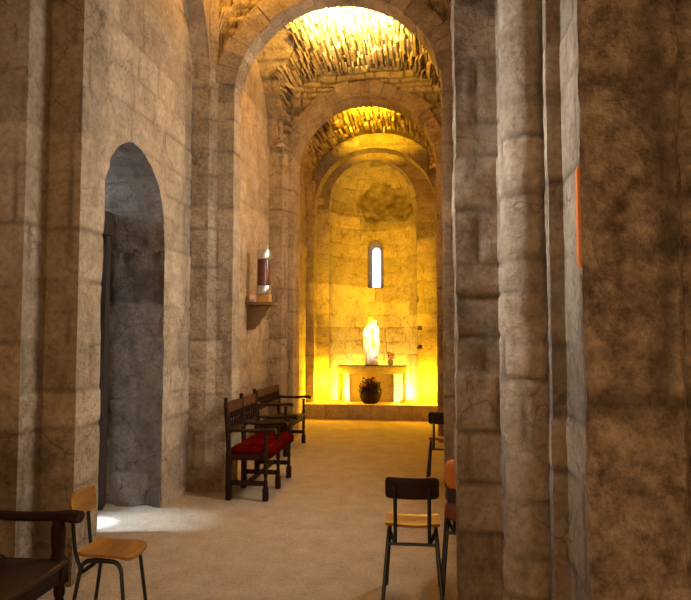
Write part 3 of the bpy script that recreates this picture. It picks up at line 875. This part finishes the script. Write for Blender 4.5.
for k in range(5):
    y = W * (k + 1) / 6; B().tube([(-.018, y, .62), (-.028, y, .73), (-.038, y, .85)], [.012, .018, .012], 8).obj('spindle', M['dark_wood'], ac)

# ------------------------------------------------------------------ altar, statue, flowers
AZ = .262
al = thing('altar', 'stone altar table with slab top on the raised chancel step', 'altar', (-1.125, 12.52, AZ))
hw = .665
b = B(); b.prism([(-hw, .69), (-hw, .60), (-hw + .10, .545), (hw - .10, .545), (hw, .60), (hw, .69)], lambda p: (p[0], -.24, p[1]), lambda p: (p[0], .24, p[1]), .006)
b.obj('altar_slab', M['altar'], al)
b = B(); b.box(-.44, .43, -.13, .2, 0, .56, .008); b.obj('block', M['altar'], al)
for x, wd in ((-hw + .055, .085), (hw - .04, .05)):
    for y in (-.19, .19):
        lg = B().box(x - wd / 2, x + wd / 2, y - .035, y + .035, .02, .59, .006).obj('leg', M['altar'], al)
        B().box(x - wd / 2 - .06, x + wd / 2 + .05, y - .05, y + .05, 0, .03, .006).obj('foot', M['altar'], lg)

ST = (-1.135, 12.50, AZ + .69)
stt = thing('statue', 'white marble statue of a robed woman holding a child, on the altar slab', 'statue', ST)
B().box(-.13, .13, -.09, .09, 0, .024, .006).obj('plinth', M['bronze'], stt)
b = B()
def robe(prof, folds, seed, n=40):
    rings = []
    for z, rx, ry, ox, oy, fd in prof:
        ring = []
        for k in range(n):
            a = 2 * PI * k / n; w = 1 + fd * math.sin(a * folds + z * 6) * .5 + fd * .5 * math.sin(a * (folds - 3) + seed + z * 9)
            ring.append((ox + rx * w * math.cos(a), oy + ry * w * math.sin(a), z))
        rings.append(ring)
    return rings
# robe and body, slightly swayed
b.loft(robe([(.02, .125, .10, .0, 0, .16), (.06, .118, .095, 0, 0, .18), (.2, .10, .082, -.005, 0, .18), (.34, .105, .085, -.012, 0, .16), (.46, .115, .088, -.02, 0, .12), (.55, .118, .085, -.02, 0, .10),
              (.62, .105, .075, -.015, 0, .07), (.68, .112, .07, -.01, 0, .05), (.735, .095, .06, -.006, 0, .03), (.765, .045, .042, -.004, 0, .0), (.80, .033, .035, -.003, -.004, 0)], 11, 1.))
# mantle spreading from the arms
b.loft(robe([(.16, .05, .07, .085, .0, .2), (.3, .07, .085, .085, 0, .2), (.45, .085, .09, .075, -.01, .15), (.56, .07, .08, .07, -.015, .1), (.66, .04, .05, .06, -.01, 0)], 7, 2., 28))
b.loft(robe([(.22, .04, .06, -.085, .0, .2), (.36, .06, .075, -.095, 0, .2), (.47, .06, .075, -.10, -.01, .15), (.60, .045, .055, -.09, -.01, .1), (.70, .03, .04, -.075, 0, 0)], 7, 3., 28))
# her head with veil, nose and chin
b.ell((-.004, -.008, .855), (.047, .053, .062)); b.ell((-.004, .012, .86), (.058, .056, .07)); b.ell((-.004, -.062, .85), (.008, .012, .014)); b.ell((-.004, -.045, .808), (.02, .016, .014))
b.loft(robe([(.72, .085, .06, -.004, .012, .06), (.79, .065, .055, -.004, .014, .04), (.86, .058, .055, -.004, .014, 0), (.905, .04, .04, -.004, .014, 0)], 9, 1., 28))
# arms
b.tube([(-.10, 0, .70), (-.135, -.03, .60), (-.12, -.08, .52), (-.04, -.105, .52)], [.035, .037, .03, .02], 10)
b.tube([(.085, 0, .70), (.125, -.03, .60), (.10, -.09, .54), (.03, -.11, .56)], [.035, .037, .03, .02], 10)
# child on her arm
b.loft(robe([(.50, .045, .05, .085, -.10, .1), (.58, .06, .055, .085, -.10, .1), (.66, .058, .05, .085, -.095, .08), (.72, .05, .04, .083, -.09, .05), (.755, .022, .022, .082, -.09, 0)], 7, 4., 24))
b.ell((.082, -.095, .80), (.036, .039, .043)); b.ell((.082, -.135, .796), (.006, .008, .009))
b.tube([(.045, -.10, .71), (.015, -.125, .67), (-.01, -.13, .69)], [.018, .016, .012], 8); b.tube([(.12, -.10, .71), (.145, -.125, .665), (.13, -.15, .64)], [.018, .016, .012], 8)
b.tube([(.07, -.13, .53), (.06, -.165, .47), (.06, -.16, .41)], [.024, .02, .015], 8); b.tube([(.105, -.13, .53), (.11, -.165, .48), (.105, -.16, .42)], [.024, .02, .015], 8)
for v in b.bm.verts: v.co.z = .02 + (v.co.z - .02) * 1.06
so = b.obj('figure', M['marble'], stt, 60)
md = so.modifiers.new('remesh', 'REMESH'); md.mode = 'VOXEL'; md.voxel_size = .009; md.use_smooth_shade = True

def flowers(name, label, loc, s, pot_prof, pot_mat, leaf_mat, petal_mat, nl, nf, seed, spread, zlo, zhi, fr):
    t = thing(name, label, 'flower arrangement', loc); r = random.Random(seed)
    B().lathe(pot_prof, (0, 0, 0), 24).obj('pot', pot_mat, t)
    b = B(); tops = []
    for k in range(nl):
        a = r.random() * 2 * PI; q = spread * r.random() ** .5; z1 = zlo + (zhi - zlo) * r.random() * (1 - .45 * q / spread)
        p1 = Vector((q * math.cos(a), q * math.sin(a), z1)); p0 = Vector((p1.x * .25, p1.y * .25, zlo * .7)); m = (p0 + p1) / 2 + Vector((0, 0, .02))
        b.tube([p0, m, p1], [.003 * s, .003 * s, .002 * s], 5)
        for _ in range(3):
            d = Vector((r.uniform(-1, 1), r.uniform(-1, 1), r.uniform(-.2, .9))).normalized(); e = d.orthogonal().normalized(); l = .055 * s * r.uniform(.7, 1.3); w = l * .28
            o = p0.lerp(p1, r.uniform(.45, 1)); v = [b.bm.verts.new(o + x) for x in (Vector(), d * l * .5 + e * w, d * l, d * l * .5 - e * w)]; b.bm.faces.new(v)
        if k < nf * 2: tops.append(p1)
    b.obj('foliage', leaf_mat, t, kind='stuff')
    tops.sort(key=lambda p: -p.z)
    for p in tops[:nf]:
        f = B(); R = fr * r.uniform(.75, 1.2)
        f.ell(p + Vector((0, 0, R * .2)), (R * .45,) * 3, None, 8, 6)
        for ring, (n, tilt) in enumerate(((6, .3), (5, 1.0))):
            for k in range(n):
                a = 2 * PI * k / n + ring * .5; o = Vector((math.cos(a), math.sin(a), 0)); q = Vector((-o.y, o.x, 0)); d = o * math.cos(tilt) + Vector((0, 0, math.sin(tilt)))
                v = [f.bm.verts.new(p + x) for x in (Vector(), d * R * .6 + q * R * .4, d * R, d * R * .6 - q * R * .4)]; f.bm.faces.new(v)
        f.obj('flower', petal_mat, t)
    return t
flowers('flower_basket', 'dark basket of pink flowers on the step in front of the altar', (-1.125, 12.12, AZ), 1., [(.12, 0), (.17, .05), (.20, .13), (.20, .18), (.18, .20), (.15, .19)], M['wicker'], M['leaf'], M['petal'], 230, 18, 3, .22, .17, .60, .032)
flowers('flower_vase', 'small vase of russet flowers on the altar slab beside the statue', (-.765, 12.50, AZ + .69), .6, [(.03, 0), (.05, .03), (.055, .08), (.035, .13), (.042, .15), (.03, .145)], M['pale_vase'], M['petal2'], M['petal2'], 26, 7, 5, .085, .15, .36, .026)

# ------------------------------------------------------------------ shelf on the left wall with lantern
SH = (-2.355, 8.10, 1.96)
sh = thing('wall_shelf', 'small wooden shelf with a curved bracket on the left wall', 'shelf', SH)
B().box(0, .375, -.12, .14, -.025, .012, .006).obj('shelf_board', M['shelf'], sh)
pr_ = [(0, -.03), (.30, -.03), (.305, -.07), (.27, -.10), (.255, -.15), (.20, -.19), (.175, -.25), (.13, -.29), (.10, -.335), (.05, -.345), (0, -.34)]
B().prism(pr_, lambda p: (p[0], -.035, p[1]), lambda p: (p[0], .035, p[1]), .004).obj('bracket', M['shelf'], sh)
tag(B().box(-2.225, -2.055, 8.04, 8.20, 1.974, 2.075, .006).obj('wooden_block', M['honey_box']), 'light wooden block on the wall shelf under the lantern', 'block')
ln = thing('lantern', 'tall cylinder lantern with tin ends and a brown middle on the wall shelf', 'lantern', (-2.145, 8.11, 2.077))
B().lathe([(.086, 0), (.092, .01), (.092, .10), (.088, .112)], (0, 0, 0), 28).obj('base', M['tin'], ln)
B().lathe([(.083, .11), (.085, .13), (.085, .44), (.083, .46)], (0, 0, 0), 28).obj('glass_body', M['amber'], ln)
B().lathe([(.088, .458), (.092, .47), (.092, .575), (.085, .592), (.05, .60), (.02, .606)], (0, 0, 0), 28).obj('cap', M['tin'], ln)
b = B(); b.tube([(.055 * math.cos(a), 0, .60 + .06 * math.sin(a)) for a in [PI * i / 12 for i in range(13)]], .004, 6); b.obj('handle', M['tin'], ln)
sb = B(); t_ = bmesh.new(); bmesh.ops.create_icosphere(t_, subdivisions=3, radius=1)
for v in t_.verts:
    q = v.co; k = 1 + .12 * math.sin(7 * math.atan2(q.y, q.x)) + .1 * noise.noise(q * 2.5); v.co = Vector((q.x * .046 * k, q.y * .07 * k, max(-.045, q.z * .062 * k)))
sb._add(t_)
so2 = sb.obj('shell', M['pink'], None, 60); so2.location = (-2.287, 8.04, 2.019); tag(so2, 'pale pink shell on the left end of the wall shelf', 'shell')

# ------------------------------------------------------------------ orange panel fixed to the pier, mostly hidden by the nearest pier
hgt = .43; wdt = .10; rd = .045
po = []
for cx_, cz_, a0 in ((wdt - rd, hgt - rd, 0), (rd, hgt - rd, PI / 2), (rd, rd, PI), (wdt - rd, rd, 1.5 * PI)):
    for i in range(6): po.append((cx_ + rd * math.cos(a0 + PI / 2 * i / 5), cz_ + rd * math.sin(a0 + PI / 2 * i / 5)))
pl_ = B(); pl_.prism(po, lambda p: (.561 + p[0], 2.512, 1.79 + p[1]), lambda p: (.561 + p[0], 2.545, 1.79 + p[1]), .003)
tag(pl_.obj('panel', M['orange']), 'narrow orange panel on the right pier, mostly hidden by the nearest rough pier', 'panel')

# ------------------------------------------------------------------ light
def area(name, loc, to, sx, sy, power, col, spread=PI):
    l = bpy.data.lights.new(name, 'AREA'); l.shape = 'RECTANGLE'; l.size = sx; l.size_y = sy; l.energy = power; l.color = col; l.spread = spread
    o = bpy.data.objects.new(name, l); COL.objects.link(o); o.location = loc
    o.rotation_euler = (Vector(to) - Vector(loc)).to_track_quat('-Z', 'Y').to_euler(); return o
def point(name, loc, power, col, r=.06):
    l = bpy.data.lights.new(name, 'POINT'); l.energy = power; l.color = col; l.shadow_soft_size = r
    o = bpy.data.objects.new(name, l); COL.objects.link(o); o.location = loc; return o
def spot(name, loc, to, power, col, ang, blend=.5, r=.03):
    l = bpy.data.lights.new(name, 'SPOT'); l.energy = power; l.color = col; l.spot_size = ang; l.spot_blend = blend; l.shadow_soft_size = r
    o = bpy.data.objects.new(name, l); COL.objects.link(o); o.location = loc
    o.rotation_euler = (Vector(to) - Vector(loc)).to_track_quat('-Z', 'Y').to_euler(); return o
DAY = (.88, .92, 1.0); YEL = (1., .54, .01); WARM = (1., .60, .08); HOT = (1., .70, .10)
# yellow floodlights: on the floor behind and beside the altar, on the ledges behind the arches
point('flood_behind_altar', (-1.64, 12.88, .42), 95, HOT)
point('flood_behind_altar', (-.60, 12.88, .42), 95, HOT)
point('flood_chancel', (-2.0, 12.2, .62), 110, YEL, .1)
point('flood_chancel', (-.07, 12.2, .62), 110, YEL, .1)
spot('flood_apse_vault', (-2.1, 10.1, 1.0), (-.8, 13.1, 2.9), 560, YEL, .92, .8, .08)
spot('flood_apse_vault', (.08, 10.1, 1.0), (-1.3, 13.1, 2.9), 560, YEL, .92, .8, .08)
spot('statue_spotlight', (-.1, 10.0, 3.6), (-1.13, 12.5, 1.40), 850, (1., .90, .66), .20, .6)
area('flood_chancel_vault', (-.95, 9.96, 5.2), (-.95, 10.6, 5.7), .9, .06, 220, YEL, 1.6)
area('flood_choir_vault', (-.9, 6.78, 5.27), (-.9, 7.55, 6.0), 1.4, .08, 3300, (1., .77, .26), 1.3)
area('flood_choir_ledge', (-1.75, 6.85, 4.75), (-.7, 7.9, 6.0), .2, .2, 75, WARM, 1.25)
area('flood_choir_ledge', (-.05, 6.85, 4.75), (-1.2, 7.9, 6.0), .2, .2, 75, WARM, 1.25)
point('flood_nave', (-1.8, 5.85, 5.35), 42, (1., .53, .08))
# daylight, plus added fill lights for the choir and the west end
area('daylight_window', (.80, 4.9, 2.45), (-2.3, 4.1, 2.2), 1.1, 1.6, 125, (1., .96, .92))
area('choir_fill', (.74, 7.8, 3.25), (-2.4, 7.9, 3.2), .75, 1.0, 55, (1., .86, .66))  # added fill for the left choir wall, set in the unseen opening
area('daylight_nave_window', (-2.95, 2.98, 2.8), (.45, 3.06, 2.0), .5, 1.5, 36, (.84, .90, 1.), .9)
area('west_fill', (-.8, -2.45, 1.4), (-.8, 5, 1.2), 1.7, 2.6, 105, (1., .64, .34))  # warm fill added behind the camera for the faces turned to it
area('daylight_doorway', (-3.3, 4.75, .9), (-1.5, 5.2, 0), .5, 1.2, 4, DAY)
area('daylight_doorway_top', (-3.3, 4.8, 2.85), (-2.4, 5.2, 3.0), .8, .3, 8, (.66, .80, 1.))
spot('sun_through_doorway', (-4.6, 4.55, 2.6), (-2.80, 5.05, 0), 3500, (.52, .74, 1.0), .13, .9)
spot('sun_through_doorway', (-4.6, 4.55, 2.0), (-2.45, 5.12, 0), 1000, (.50, .72, 1.0), .32, 1.)

w = bpy.data.worlds.new('sky'); sc.world = w; w.use_nodes = True
w.node_tree.nodes['Background'].inputs[0].default_value = (.5, .6, .8, 1); w.node_tree.nodes['Background'].inputs[1].default_value = .15

# ------------------------------------------------------------------ camera
cam = bpy.data.cameras.new('camera'); co = bpy.data.objects.new('camera', cam); COL.objects.link(co)
co.location = (0, 0, 1.55); co.rotation_euler = (PI / 2 + 0.05463308, 0, 0.13107835)
cam.sensor_fit = 'HORIZONTAL'; cam.sensor_width = 36; cam.lens = 640 / 691 * 36; cam.clip_start = .05; cam.clip_end = 60
sc.camera = co
vs_ = sc.view_settings; vs_.view_transform = 'Standard'; vs_.look = 'None'; vs_.exposure = 0.; vs_.gamma = 1.; vs_.use_curve_mapping = False
sc.cycles.max_bounces = 8; sc.cycles.diffuse_bounces = 6
sc.cycles.use_denoising = True
